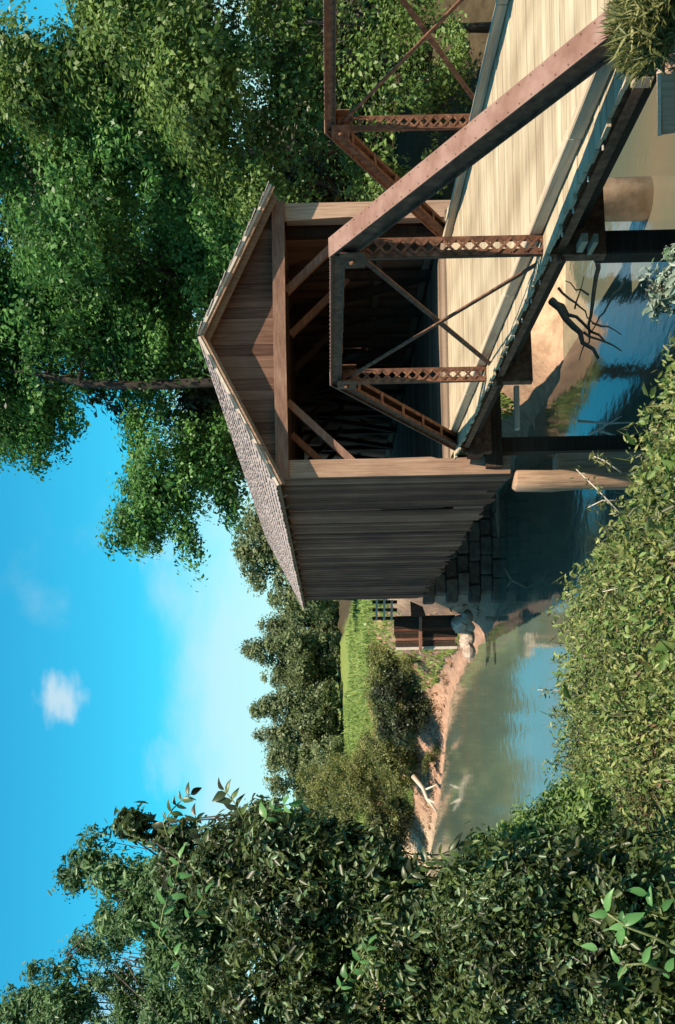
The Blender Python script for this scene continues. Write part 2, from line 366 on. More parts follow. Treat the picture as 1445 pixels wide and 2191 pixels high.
i0 = (np.arange(ny_ - 1)[:, None] * nx_ + np.arange(nx_ - 1)[None]).reshape(-1)
Fq = np.stack([i0, i0 + 1, i0 + nx_ + 1, i0 + nx_], 1)
me = bpy.data.meshes.new('ground'); me.from_pydata(V.tolist(), [], Fq.tolist()); me.update()
d = bank_dist(GX, GY)
col = np.zeros((ny_, nx_, 4)); col[..., 3] = 1
soil = np.array([.075, .06, .035]); pink = np.array([.46, .285, .195]); sand = np.array([.58, .40, .26]); grass = np.array([.215, .275, .075]); olive = np.array([.15, .17, .05])
farm = (d > -.8)[..., None]
rt = sstep((GX - 9.5) / 2.5)[..., None]
base_far = pink * (1 - sstep((d[..., None] - 4.2 - 1.4 * fbm(GX, GY, .5)[..., None]) / 2.5)) + olive * sstep((d[..., None] - 4.2 - 1.4 * fbm(GX, GY, .5)[..., None]) / 2.5)
gm = sstep((d[..., None] - 8 - 1.5 * fbm(GX, GY, .4)[..., None]) / 2.5)
base_far = base_far * (1 - gm) + grass * gm
sm = (1 - sstep((d[..., None] - 4.2) / 2)) * (1 - sstep((GX - 15.5) / 2))[..., None]
right = sand * sm + soil * (1 - sm)
base_far = base_far * (1 - rt) + right * rt
roadm = (np.exp(-((GX - 7.6) / 3.6) ** 6) * (GY > 43) * (GY < 53) * (GZ > -3.4))[..., None]
base_far = base_far * (1 - roadm) + sand * .95 * roadm
spit = np.exp(-((GX + 9.5) / 3.2) ** 4 - ((d - 1.5) / 2.6) ** 4)[..., None]
base_far = base_far * (1 - spit) + np.array([.52, .41, .28]) * spit
C3 = np.where(farm, base_far, soil[None, None]); col[..., :3] = C3
ca = me.color_attributes.new('Col', 'FLOAT_COLOR', 'POINT'); ca.data.foreach_set('color', col.reshape(-1).astype(np.float32))
me.materials.append(MATS['ground']); me.polygons.foreach_set('use_smooth', [True] * len(me.polygons))
go = link(bpy.data.objects.new('ground', me)); go['kind'] = 'structure'
wv = [(-600, -20, WATER), (600, -20, WATER), (600, 400, WATER), (-600, 400, WATER)]
ro = mesh_obj('river', wv, [(0, 1, 2, 3)], 'water'); ro['kind'] = 'structure'

# ------------------------------------------------------------------ covered bridge
XL, XR = 5.15, 10.95          # outer faces of the side walls
YA, YB = 22.35, 43.7          # front and back of the left wall
SK = .6 / 5.8                 # the portals stand slightly askew
def cy(x, y=YA): return y + SK * (x - XL)
DECK = -2.58
cb = thing('covered_bridge', 'old weathered timber covered bridge with shingled gable roof spanning the river', 'covered bridge', (XL, YA, -3.78))
def roof_z(x, side=0):        # underside of the roof at x
    ap = (7.97, 2.43); l = (4.89, .90); r = (11.1, .95)
    return l[1] + (ap[1] - l[1]) * (x - l[0]) / (ap[0] - l[0]) if x < ap[0] else r[1] + (ap[1] - r[1]) * (r[0] - x) / (r[0] - ap[0])
# side walls: upright boards of uneven width, ragged feet
y = YA + .05; k = 0; split = False
while y < YB - .05:
    w = min(.19 + .13 * random.random(), YB - y)
    if w < .08: break
    top = 1.05; bot = -3.78 + random.uniform(-.07, .08) + (.16 if random.random() < .12 else 0)
    gap = 25.6 < y + w / 2 and not split
    split = split or gap
    thick = .028 + .012 * random.random(); dx = random.uniform(-.008, .012)
    yc = y + w / 2
    if gap:      # the split board: pieces remain, sky and dark show between
        box('side_board', (XL + .02, yc + .03, -.2), (thick, w * .45, 2.2), 'siding', cb)
        box('side_board', (XL + .02, yc - .02, -3.35), (thick, w * .9, .7), 'siding', cb, Matrix.Rotation(.03, 3, 'X'))
        box('side_board', (XL + .022, yc - .05, -2.0), (thick, w * .35, 1.5), 'siding', cb, Matrix.Rotation(-.035, 3, 'X'))
    else:
        box('side_board', (XL + dx + .015, yc, (top + bot) / 2), (thick, w - .012 * random.random() - .004, top - bot), 'siding', cb, Matrix.Rotation(random.uniform(-.004, .004), 3, 'X'))
    y += w; k += 1
y = cy(XR) + .15
while y < YB + .5:
    w = .24 + .12 * random.random(); yc = y + w / 2
    if 31.2 < yc < 31.5:     # one short board: a hole lets light through
        box('side_board', (XR - .02, yc, .45), (.03, w - .008, 1.3), 'siding_inner', cb)
        box('side_board', (XR - .02, yc, -2.45), (.03, w - .008, 2.7), 'siding_inner', cb)
    else: box('side_board', (XR - .02, yc, -1.36), (.03, w - .006, 4.85), 'siding_inner', cb)
    y += w
# rails the boards are nailed to, and the timber trusses inside the walls
for x in (XL + .12, XR - .12):
    for z in (.85, -1.35, -2.45, -3.55): box('wall_rail', (x, (YA + YB) / 2 + .35, z), (.12, YB - YA - .6, .16), 'timber', cb)
    n = 9; st = (YB - YA - 1.0) / n
    for i in range(n):
        y0 = YA + .7 + i * st + SK * (x - XL); xx = x + (.16 if x < 8 else -.16)
        box('truss_post', (xx, y0, -.95), (.16, .2, 3.4), 'dark_timber', cb)  # interior shade is put into the dark wood colour of posts and braces
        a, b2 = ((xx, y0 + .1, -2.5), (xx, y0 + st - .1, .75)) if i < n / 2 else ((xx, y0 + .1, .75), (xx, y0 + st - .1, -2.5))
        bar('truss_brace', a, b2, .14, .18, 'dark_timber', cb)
# corner boards, lintel, portal frame
def slab(name, pts, y, t, mat, parent, notch=None):
    """upright board with outline pts [(x, z)] in the plane of the portal, t thick"""
    v = [(x, cy(x, y), z) for x, z in pts] + [(x, cy(x, y) + t, z) for x, z in pts]; n = len(pts)
    f = [tuple(range(n)), tuple(range(2 * n - 1, n - 1, -1))] + [((i + 1) % n, i, i + n, (i + 1) % n + n) for i in range(n)]
    return mesh_obj(name, v, f, mat, parent)
slab('corner_board', [(5.12, -3.75), (5.47, -3.78), (5.475, -3.1), (5.46, -2.3), (5.50, -2.15), (5.485, -1.2), (5.49, .75), (5.12, .75)], YA - .07, .05, 'trim_wood', cb)
slab('corner_board', [(10.62, -2.9), (10.98, -2.9), (10.98, .74), (10.60, .74), (10.66, -.6), (10.60, -1.2)], YA - .07, .05, 'trim_wood', cb)
lin = slab('lintel', [(5.1, .74), (8.0, .755), (11.0, .74), (11.0, 1.0), (8.0, 1.01), (5.1, 1.0)], YA - .16, .15, 'beam_wood', cb)
for x in (5.32, 10.8): box('portal_post', (x, cy(x) + .14, -1.45), (.28, .26, 4.3), 'timber', cb)
# gable boards: upright, cut to the rake
x = 5.12
while x < 10.98:
    w = min(.2 + .09 * random.random(), 11.0 - x)
    if w < .05: break
    a, b2 = x + .004, x + w - .004
    pts = [(a, 1.003), (b2, 1.003), (b2, max(roof_z(b2) - .02, 1.02))]
    if a < 7.97 < b2: pts.append((7.97, roof_z(7.97) - .02))
    pts.append((a, max(roof_z(a) - .02, 1.02)))
    slab('gable_board', pts, YA - .05 - .012 * random.random(), .03, 'gable_wood', cb)
    x += w
# knee braces and sway frames under the roof, deeper ones coloured dark as shade
for i in range(8):
    y0 = YA + .3 + i * 2.55
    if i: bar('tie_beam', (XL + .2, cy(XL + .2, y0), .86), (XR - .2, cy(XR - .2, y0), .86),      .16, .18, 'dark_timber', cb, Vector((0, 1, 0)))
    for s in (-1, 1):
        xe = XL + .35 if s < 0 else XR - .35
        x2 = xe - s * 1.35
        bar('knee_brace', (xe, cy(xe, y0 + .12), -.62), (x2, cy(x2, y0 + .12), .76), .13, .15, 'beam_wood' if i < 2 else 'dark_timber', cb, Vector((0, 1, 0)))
# floor
y = YA + .05
while y < YB + .3:
    box('floor_plank', ((XL + XR) / 2, y + .14 + .3, DECK - .035), (XR - XL - .5, .268, .07), 'timber', cb); y += .28
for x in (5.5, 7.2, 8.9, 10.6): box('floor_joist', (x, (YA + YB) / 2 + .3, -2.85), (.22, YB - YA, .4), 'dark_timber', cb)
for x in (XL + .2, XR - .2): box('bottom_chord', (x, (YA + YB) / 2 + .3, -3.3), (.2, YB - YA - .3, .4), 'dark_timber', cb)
# roof: boarded slopes, shingles in courses, rake boards
RY0, RY1 = YA - .52, YB + .42
def slope(name, xe, ze, xa, za, s):
    t = .07; nrm = Vector((-(za - ze), 0, (xa - xe))).normalized() * (1 if s < 0 else -1)
    v = []
    for x, z in ((xe, ze), (xa, za)):
        for y0 in (RY0, RY1):
            for q in (0, t): v.append(Vector((x, cy(x, y0), z)) + nrm * q)
    f = [(0, 2, 6, 4), (1, 5, 7, 3), (0, 1, 3, 2), (4, 6, 7, 5), (0, 4, 5, 1), (2, 3, 7, 6)]
    o = mesh_obj(name, v, f, 'timber', cb)
    e, a = Vector((xe, 0, ze)), Vector((xa, 0, za)); L = (a - e).length; dr = (a - e) / L
    V, Fc = [], []; nc = 15; ex = L / nc
    for c in range(nc + 0):
        y = RY0 - .03 - random.random() * .1
        while y < RY1:
            w = .12 + .13 * random.random(); y1 = min(y + w - .012, RY1 + .03)
            if random.random() < .012: y += w; continue
            lo = c * ex - .05 + random.gauss(0, .024); hi = min((c + 1.25) * ex, L + .02)
            lift = .018 + random.random() * .012
            p = []
            for dd, l0, l1 in ((lo, t + .008 + .02, t + .012 + lift + .012), (hi, t + .003, t + .012)):
                for yy in (y, y1):
                    for l in (l0, l1):
                        q = e + dr * dd; p.append(Vector((q.x, cy(q.x, yy), q.z)) + nrm * l)
            k = len(V); V += p
            Fc += [tuple(k + i for i in q) for q in ((1, 5, 7, 3), (0, 1, 3, 2), (0, 4, 5, 1), (2, 3, 7, 6))]
            y += w
    sh = mesh_obj('shingles', V, Fc, 'shingle_wood', o); sh['kind'] = 'stuff'
    for j, (dz, dy, hh) in enumerate(((.015, -.03, .12), (.045, -.05, .05))):
        a1 = Vector((xe, cy(xe, RY0 + dy), ze)) + nrm * (t - .06 + dz); a2 = Vector((xa, cy(xa, RY0 + dy), za)) + nrm * (t - .06 + dz)
        bar('rake_board', a1 - (a2 - a1) * .004, a2, .03, hh, 'trim_wood' if j == 0 else 'pale_rail', o, Vector((0, 1, 0)))
    return o
slope('roof_slope', 4.89, .90, 7.97, 2.43, -1)
slope('roof_slope', 11.1, .95, 7.97, 2.43, 1)
y = RY0 + .25
while y < RY1 - .1:           # rafters under the eaves
    for xe, ze in ((4.95, .86), (11.04, .91)):
        bar('rafter', (xe, cy(xe, y), ze), (7.97, cy(7.97, y), 2.36), .07, .1, 'timber', cb, Vector((0, 1, 0)))
    y += 1.15

# ------------------------------------------------------------------ iron pony truss
tb = thing('iron_truss_bridge', 'rusty iron pony truss approach span with pale plank deck and laced posts', 'truss bridge', (7.8, 8.2, -3.0))
NODES = [8.2, 12.83, 17.47, 22.0]
ZT, ZB = -.20, -2.80
def channel_member(name, a, b, wid, dep, batten_n, parent):
    """built-up box member: cover plate on top, two webs, open underside with batten plates"""
    a, b = Vector(a), Vector(b); L = (b - a).length; R = frame_from(a, b); mw = Matrix.Translation((a + b) / 2) @ R.to_4x4()
    up = 1 if (R @ Vector((0, 1, 0))).z > 0 else -1
    V, Fc = [], []
    def bx(cx_, cy_, sx, sy, sz, cz=0):
        k = len(V)
        for i in (-1, 1):
            for j in (-1, 1):
                for q in (-1, 1): V.append((cx_ + i * sx / 2, cy_ + j * sy / 2, cz + q * sz / 2))
        Fc.extend([tuple(k + i for i in q) for q in ((0, 1, 3, 2), (4, 6, 7, 5), (0, 4, 5, 1), (2, 3, 7, 6), (0, 2, 6, 4), (1, 5, 7, 3))])
    for s in (-1, 1):
        bx(s * (wid / 2 - .05), 0, .015, dep, L); bx(s * (wid / 2 - .03), -up * dep / 2, .06, .012, L - .01); bx(s * (wid / 2 - .03), up * (dep / 2 - .008), .06, .012, L - .012)
    o = mesh_obj(name, V, Fc, 'iron', parent, mw)
    cp = box('cover_plate', mw @ Vector((0, up * (dep / 2 + .008), 0)), (wid, .014, L), 'iron_plate', o, R)
    for i in range(batten_n):
        z = L * ((i + .7) / (batten_n + .4) - .5)
        box('batten_plate', mw @ Vector((0, -up * (dep / 2 + .012), z)), (wid - .02, .01, .09), 'iron', o, R)
    rv = []       # rivet heads along both edges of the plate
    for s in (-1, 1):
        z = -L / 2 + .08
        while z < L / 2 - .05: rv.append((s * (wid / 2 - .03), up * (dep / 2 + .018), z)); z += .16
    Vr, Fr = [], []
    for p in rv:
        k = len(Vr); h = .011
        Vr += [(p[0] + h, p[1], p[2]), (p[0], p[1], p[2] + h), (p[0] - h, p[1], p[2]), (p[0], p[1], p[2] - h), (p[0], p[1] + up * .009, p[2])]
        Fr += [(k, k + 1, k + 4), (k + 1, k + 2, k + 4), (k + 2, k + 3, k + 4), (k + 3, k, k + 4)]
    r = mesh_obj('rivets', Vr, Fr, 'iron_plate', cp, mw); r['kind'] = 'stuff'
    return o
def laced_post(x, y0, z0, z1, parent):
    """two angle pairs tied by crossed lacing bars"""
    W = .225
    o = None
    for s in (-1, 1):
        V, Fc = [], []
        for cx_, cyy, sx, sy in ((x + s * (W / 2 - .006), y0, .012, .075), (x + s * (W / 2 - .035), y0 - .034, .07, .010)):
            k = len(V)
            for i in (-1, 1):
                for j in (-1, 1):
                    for z in (z0, z1): V.append((cx_ + i * sx / 2, cyy + j * sy / 2, z))
            Fc += [tuple(k + i for i in q) for q in ((0, 1, 3, 2), (4, 6, 7, 5), (0, 4, 5, 1), (2, 3, 7, 6), (0, 2, 6, 4), (1, 5, 7, 3))]
        if o is None: o = mesh_obj('vertical_post', V, Fc, 'iron', parent)
        else: mesh_obj('post_angle', V, Fc, 'iron', o)
    n = int((z1 - z0 - .3) / .155); st = (z1 - z0 - .3) / n
    for i in range(n):
        za = z0 + .15 + i * st
        for s, dy in ((-1, -.046), (1, -.053)):
            bar('lacing_bar', (x + s * (W / 2 - .03), y0 + dy, za), (x - s * (W / 2 - .03), y0 + dy, za + st), .032, .006, 'iron', o, Vector((0, 0, 1)))
    for z in (z0 + .07, z1 - .09): box('tie_plate', (x, y0 - .048, z), (W - .02, .008, .16), 'iron', o)
    return o
for X, off, s in ((5.60, 0, -1), (9.95, .6, 1)):
    ny = [q + off for q in NODES]
    A, B, C, D = ny
    channel_member('end_post', (X, A, ZB), (X, B, ZT), .225, .22, 6, tb)
    channel_member('end_post', (X, D, ZB), (X, C, ZT), .225, .20, 6, tb)
    channel_member('top_chord', (X, B - .05, ZT), (X, C + .05, ZT), .225, .15, 5, tb)
    for q in (B, C):
        laced_post(X, q, ZB - .05, ZT - .10, tb)
        for sx in (-.125, .125): box('gusset_plate', (X + sx, q, ZT - .17), (.012, .42, .3), 'iron', tb)
        box('pin', (X, q, ZT - .17), (.36, .07, .07), 'iron', tb, Matrix.Rotation(.6, 3, 'X'), .015)
        box('pin', (X, q, ZB), (.40, .08, .08), 'iron', tb, Matrix.Rotation(.6, 3, 'X'), .015)
    bar('diagonal_bar', (X + .03, B + .08, ZT - .17), (X + .03, C - .05, ZB + .02), .022, .075, 'iron', tb)
    bar('diagonal_bar', (X - .05, C - .08, ZT - .17), (X - .05, B + .05, ZB + .02), .022, .055, 'iron', tb)
    for dx in (-.06, .06): bar('bottom_chord', (X + dx, A, ZB), (X + dx, D, ZB), .02, .1, 'iron', tb)
    box('shoe', (X, A, ZB - .2), (.4, .5, .28), 'iron', tb, bev=.02); box('shoe', (X, D, ZB - .2), (.4, .4, .28), 'iron', tb, bev=.02)
for q in (NODES[0] + .3, NODES[1], NODES[2], NODES[3] - .1):
    bar('floor_beam', (5.45, q, -3.06), (10.1, q + .55, -3.06), .14, .52, 'iron', tb, Vector((0, 1, 0)))
for x in (5.86, 6.8, 7.75, 8.7, 9.75): box('stringer', (x, 15.0, -2.86), (.16, 14.2, .40), 'dark_timber', tb)
y = 6.9
while y < YA + .25:
    w = .20 + .05 * random.random(); e0, e1 = random.uniform(-.05, .03), random.uniform(-.05, .05)
    tilt = Matrix.Rotation(random.uniform(-.01, .01), 3, 'X')
    xl, xr = 5.40 + e0, 10.17 + e1
    if y > 21.9: xl, xr = 5.55, 10.5
    box('deck_plank', ((xl + xr) / 2, y + w / 2, DECK - .03 + random.uniform(-.006, .006)), (xr - xl, w - .016, .042), 'deck_wood', tb, tilt)
    y += w
for xs in (5.77, 9.72):       # wheel guards in lengths
    y = 7.0
    while y < 21.5:
        L = min(3.4 + random.random(), 21.95 - y)
        box('wheel_guard', (xs + random.uniform(-.012, .012), y + L / 2, DECK + .075), (.11, L - .02, .15), 'curb_wood', tb, Matrix.Rotation(random.uniform(-.002, .002), 3, 'Z'), .012)
        y += L
box('guard_block', (5.40, 9.15, DECK - .13), (.14, .16, .16), 'curb_wood', tb, bev=.01)
for y in np.arange(10.2, 17.4, .62): box('bolt', (5.34, y + random.uniform(-.1, .1), DECK - .055), (.05, .014, .014), 'pale_rail', tb)
box('splice_block', (5.50, 12.55, -2.99), (.10, .28, .07), 'curb_wood', tb); box('splice_block', (5.50, 12.60, -3.12), (.10, .34, .05), 'curb_wood', tb)

# supports below
def single(o, label, cat, group=None): return tag(o, label, cat, group)
pt = P(1162, 1100, 21.6); pb = Z(pt.x, pt.y)
single(tube('timber_pile', [(pt.x, pt.y, min(pb, -6) - .8), (pt.x + .02, pt.y, -5.6), (pt.x + .01, pt.y, -5), (pt.x - .01, pt.y, -4.4), (pt.x, pt.y, pt.z - .05), (pt.x + .01, pt.y, pt.z)], [.235, .225, .20, .215, .205, .17], 'pile_wood', n=20, jit=.13), 'stout round log pile with pale sawn top left of the portal corner', 'pile')
pt = P(1197, 1186, 22.0)
single(box('timber_pile', (pt.x, pt.y, (pt.z - 8) / 2), (.38, .36, pt.z + 8), 'pile_wood', bev=.03), 'square pinkish timber pile just right of the round log pile', 'pile')
single(tube('bridge_pier', [(11.02, 23.1, -8), (11.02, 23.1, -4.2), (11.02, 23.1, -3.8)], [.44, .41, .41], 'concrete', n=20, jit=.015), 'round orange-brown pier standing in green water behind the near truss post', 'pier')
single(box('bent_post', (5.62, 12.95, -5.55), (.27, .30, 4.6), 'dark_timber', bev=.02), 'dark square post under the nearest laced truss post', 'post')
bt = thing('timber_bent', 'shadowed timber bent carrying the covered bridge portal below its floor', 'bent', (8, 22.6, -7.4))
box('cap_beam', (8.0, 22.62, -3.42), (5.6, .34, .34), 'dark_timber', bt, Matrix.Rotation(SK, 3, 'Z'))
for x in (5.75,): box('post', (x, cy(x) + .2, -5.6), (.3, .3, 4.0), 'dark_timber', bt)
single(box('timber_offcut', P(1318, 1106, 21.7), (.86, .12, .10), 'pale_rail', bev=.01), 'short pale timber lying level on the dark bent below the deck end', 'timber')

# ------------------------------------------------------------------ trees and bushes
def ell(u, v, Y, ru, rv, ry=None):
    p = P(u, v, Y); a = ru * Y / F; b = rv * Y / F
    return (p.x, p.y, p.z, a, ry if ry else (a + b) / 2, b)
def tree(name, label, cat, base, ells, nclump, nleaf, crad, llen, mat, trunk_r, group=None, shell=.45, trunk_path=None, aspect=.55, limbs=13, bark='bark', up=.55):
    bx, by = base; bz = Z(bx, by)
    t = thing(name, label, cat, (bx, by, bz), group)
    pos, nor, cc = clumped(ells, int(nclump * 1.25), int(nleaf * 1.9), crad, shell, up)
    nl = len(pos) // len(cc); ct = np.repeat(rng.random(len(cc)), nl)
    ln = .64 * llen * (.65 + .7 * rng.random(len(pos))) * np.repeat(.75 + .5 * rng.random(len(cc)), nl)
    leaves('crown', pos, nor, ln, mat, t, aspect, tone=ct)
    e = np.array(ells); top = e[:, 2].max(); mid = Vector(e[:, :3].mean(0))
    if trunk_path is None:
        hi = max(mid.z + .3 * (top - mid.z), bz + 1)
        trunk_path = [(bx, by, bz - .4), (bx + .1 * trunk_r, by, bz + (hi - bz) * .35), (bx * .6 + mid.x * .4, by * .6 + mid.y * .4, bz + (hi - bz) * .7), (mid.x, mid.y, hi)]
    n = len(trunk_path)
    tr = tube('trunk', trunk_path, [trunk_r * (1.25 if i == 0 else 1 - .75 * i / (n - 1)) for i in range(n)], bark, t, n=9, jit=.15)
    items = []
    for i in range(limbs):
        f = .35 + .55 * rng.random()
        q = f * (n - 1); j = min(int(q), n - 2); a = Vector(trunk_path[j]).lerp(Vector(trunk_path[j + 1]), q - j)
        c = min((Vector(cc[m_]) for m_ in rng.integers(len(cc), size=6)), key=lambda p_: (p_ - a).length)
        m1 = a.lerp(c, .5) + Vector((0, 0, .12 * (c - a).length))
        r = trunk_r * (1 - .7 * f) * .55
        items.append(([a, m1, c], [r, r * .6, r * .2]))
    if items: tubes('limb', items, bark, tr)
    return t
def bush(name, label, base_xy, ells, n, nleaf, crad, llen, mat, group=None, stem_r=.05, aspect=.5, shell=.5, cat='bush', up=.55):
    return tree(name, label, cat, base_xy, ells, n, nleaf, crad, llen, mat, stem_r, group, shell, aspect=aspect, limbs=6, up=up)

# tall riverside trees behind the bridge
Gt = 'tall trees rising behind the covered bridge'
p0 = P(1375, 250, 46); bx, by = p0.x, 46.0
tp = [(bx, by, Z(bx, by) - .4), P(1378, 560, 46), P(1366, 300, 46.6), P(1370, 180, 46.6), P(1390, 90, 47.2), P(1410, -80, 49)]
tree('riverside_tree', 'tall tree with bare dark trunk showing, drooping sprays over the bridge roof', 'tree', (bx, by),
     [ell(1330, 60, 49, 120, 110, 3), ell(1290, 10, 50, 100, 130, 3), ell(1480, 150, 49, 130, 200, 3), ell(1440, 330, 48, 110, 130, 3), ell(1330, 340, 48, 150, 90, 2.5), ell(1190, 330, 48, 150, 70, 2.2),
      ell(1100, 300, 48, 95, 55, 1.8), ell(1180, 400, 48.5, 110, 60, 2), ell(1060, 250, 48, 50, 30, 1), ell(1050, 390, 48, 45, 14, .7), ell(1010, 405, 48, 28, 9, .5), ell(1120, 480, 48.5, 50, 40, 1.5), ell(1230, 470, 49, 110, 60, 2)],
     560, 46, .95, .33, 'leaf_green', .27, Gt, trunk_path=tp, limbs=9)
tree('riverside_tree', 'broad bright green tree directly above the gable peak', 'tree', (19.5, 49),
     [ell(1560, 60, 46, 190, 150, 4), ell(1600, 260, 45, 170, 150, 4), ell(1520, 400, 45, 130, 100, 3), ell(1680, 400, 44, 130, 120, 3), ell(1500, -90, 47, 180, 120, 4)],
     520, 46, 1.0, .33, 'leaf_green', .4, Gt)
tree('riverside_tree', 'dense dark-hollowed tree right of the gable peak, reaching out of view', 'tree', (21.5, 41),
     [ell(1800, 130, 39, 190, 170, 4), ell(1830, 330, 37, 170, 140, 3.5), ell(1900, -60, 40, 180, 120, 4), ell(1720, 520, 39, 90, 110, 2.5)],
     470, 46, .95, .31, 'leaf_green', .4, Gt)
tree('riverside_tree', 'tree at the far right with sky showing past its crown', 'tree', (22.5, 37),
     [ell(2050, 240, 34, 170, 150, 3.5), ell(2170, 330, 33, 150, 170, 3), ell(2020, 80, 35, 90, 100, 3), ell(2000, 430, 33, 170, 120, 3)],
     430, 46, .9, .29, 'leaf_lime', .36, Gt)
Gu = 'leafy understorey behind the far truss'
tree('understorey_tree', 'leafy small tree behind the right eave of the gable', 'tree', (17.6, 37),
     [ell(1790, 560, 35.5, 100, 110, 2), ell(1850, 700, 35, 90, 110, 2), ell(1800, 830, 34.5, 80, 110, 1.8)], 70, 40, .75, .25, 'leaf_lime', .16, Gu, limbs=10)
tree('understorey_tree', 'dark small tree framed by the far truss panel', 'tree', (18.8, 34.5),
     [ell(1960, 600, 34, 110, 120, 2), ell(1990, 800, 33, 110, 130, 2), ell(2060, 930, 32.5, 90, 80, 1.8)], 70, 40, .7, .24, 'leaf_lime', .16, Gu, limbs=10)
tree('understorey_tree', 'small tree crossing the upper edge of the far truss at far right', 'tree', (21.3, 33.5),
     [ell(2130, 580, 33, 110, 130, 2), ell(2160, 790, 32, 90, 120, 2)], 75, 40, .7, .24, 'leaf_lime', .15, Gu, limbs=10)
tree('understorey_tree', 'shaded thicket tree low behind the far deck edge', 'tree', (22.5, 43),
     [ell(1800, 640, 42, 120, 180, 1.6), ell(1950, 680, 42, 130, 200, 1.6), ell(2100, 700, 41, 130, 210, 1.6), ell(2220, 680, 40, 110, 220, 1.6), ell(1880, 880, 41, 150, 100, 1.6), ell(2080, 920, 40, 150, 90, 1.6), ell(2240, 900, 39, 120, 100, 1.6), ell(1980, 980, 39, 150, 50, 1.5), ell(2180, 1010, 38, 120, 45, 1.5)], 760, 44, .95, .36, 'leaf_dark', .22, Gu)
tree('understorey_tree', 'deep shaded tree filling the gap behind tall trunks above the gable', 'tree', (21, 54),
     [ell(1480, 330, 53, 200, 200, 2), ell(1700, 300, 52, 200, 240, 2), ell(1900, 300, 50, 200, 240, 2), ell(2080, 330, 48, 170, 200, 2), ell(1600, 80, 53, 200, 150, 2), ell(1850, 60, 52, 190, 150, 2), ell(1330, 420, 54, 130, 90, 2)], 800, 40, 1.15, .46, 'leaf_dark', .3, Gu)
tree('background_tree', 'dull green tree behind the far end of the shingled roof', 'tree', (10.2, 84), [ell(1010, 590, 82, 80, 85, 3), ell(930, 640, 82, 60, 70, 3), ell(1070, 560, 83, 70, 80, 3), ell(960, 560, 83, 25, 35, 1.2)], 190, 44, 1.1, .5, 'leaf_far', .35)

# tree line beyond the meadow
Gf = 'trees lining the far side of the meadow'
fl = [(905, 660, 60, 75, 140, 'dull tree half hidden by the far roof corner'), (850, 640, 62, 85, 138, 'round tree at the meadow edge just left of the roof corner'), (790, 628, 50, 100, 132, 'tallest pointed tree in the far tree line, its tip over the hills of leaves'),
      (735, 640, 55, 85, 136, 'second tree left of the tallest far tree, lower and rounder'), (680, 632, 48, 92, 131, 'slim peaked tree in the middle of the far tree line'), (620, 645, 58, 85, 134, 'broad tree left of the middle of the far tree line'),
      (560, 660, 58, 85, 128, 'bushy far tree above the yellow-green meadow end'), (505, 680, 55, 95, 122, 'leftmost full tree of the far line, half behind foreground leaves'), (440, 690, 60, 100, 118, 'far tree showing only between the foreground shrub tops')]
for u, v, ru, rv, Y, lb in fl:
    p = P(u, v, Y)
    es = [ell(u, v + 10, Y, ru, rv * .8, 3), ell(u + rng.uniform(-15, 15), v - rv * .55, Y, ru * .5, rv * .5, 2.5), ell(u - ru * .5, v + rv * .2, Y - 2, ru * .6, rv * .55, 2.5), ell(u + ru * .5, v + rv * .15, Y - 2, ru * .6, rv * .6, 2.5), ell(u + rng.uniform(-20, 20), v - rv * .95, Y, ru * .18, rv * .22, 1), ell(u, v + rv * .72, Y - 1, ru * .95, rv * .28, 2.2), ell(u + 25, 708, Y - 1.5, ru * .5, 8, 1)]
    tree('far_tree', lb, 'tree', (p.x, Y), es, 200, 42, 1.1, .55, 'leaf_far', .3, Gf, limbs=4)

# bushes on the far bank
Gb = 'bushes on the far river bank'
def fb(lb, u, v, Y, es, n, mat='leaf_bush', crad=.5, ll=.24):
    es = np.array(es, float); lo = es[np.argmax((-es[:, 2] + es[:, 5]) / es[:, 1])]
    for k in np.arange(.85, 1.35, .004):      # set the bush back until its foot stands on the slope
        if Z(lo[0] * k, lo[1] * k) >= (lo[2] - lo[5] * .9) * k: break
    es = es * k; crad *= .5 + .5 * k
    e_ = es.mean(0); bush('bank_bush', lb, (e_[0], e_[1]), es, n, 42, crad, ll, mat, Gb)
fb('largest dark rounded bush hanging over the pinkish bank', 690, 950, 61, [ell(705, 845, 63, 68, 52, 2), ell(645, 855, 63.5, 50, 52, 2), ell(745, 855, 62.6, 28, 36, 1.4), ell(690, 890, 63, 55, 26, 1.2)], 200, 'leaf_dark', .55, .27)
fb('yellow-green bush crowning the largest dark bank bush', 660, 840, 64.5, [ell(690, 805, 64, 85, 28, 1.6), ell(610, 815, 64, 60, 36, 1.6), ell(640, 850, 63, 35, 40, 1.0), ell(740, 810, 64, 30, 22, 1)], 130)
fb('pale straggling shrub on the dirt slope right of the dark bush', 770, 870, 60.5, [ell(768, 862, 60, 14, 26, .6), ell(782, 880, 59.6, 12, 16, .5)], 22, 'leaf_bush', .3, .16)
fb('thin light shrub at mid slope left of the dark bush', 560, 930, 67, [ell(560, 915, 66.4, 26, 14, .7), ell(590, 930, 65.8, 14, 10, .5)], 26, 'leaf_bush', .3, .17)
fb('ragged light shrub high on the slope by the meadow end', 560, 770, 74, [ell(555, 765, 74, 40, 34, 1.4), ell(590, 780, 73, 24, 20, 1)], 70, 'leaf_bush', .45, .24)
fb('sunlit bush sloping to the water left of the dark bush', 575, 880, 66, [ell(570, 838, 67, 50, 48, 1.8), ell(530, 850, 68, 45, 40, 1.6), ell(575, 880, 67.5, 24, 16, .8)], 150)
fb('small ragged bush above the pile wall of the far abutment', 790, 815, 56, [ell(775, 810, 56, 45, 30, 1.4), ell(800, 820, 55, 22, 20, .8)], 60)
fb('tall olive bush behind the dead branch', 480, 820, 70, [ell(490, 790, 69, 60, 90, 2), ell(430, 800, 70, 70, 90, 2.2), ell(520, 740, 70, 50, 60, 2)], 220)
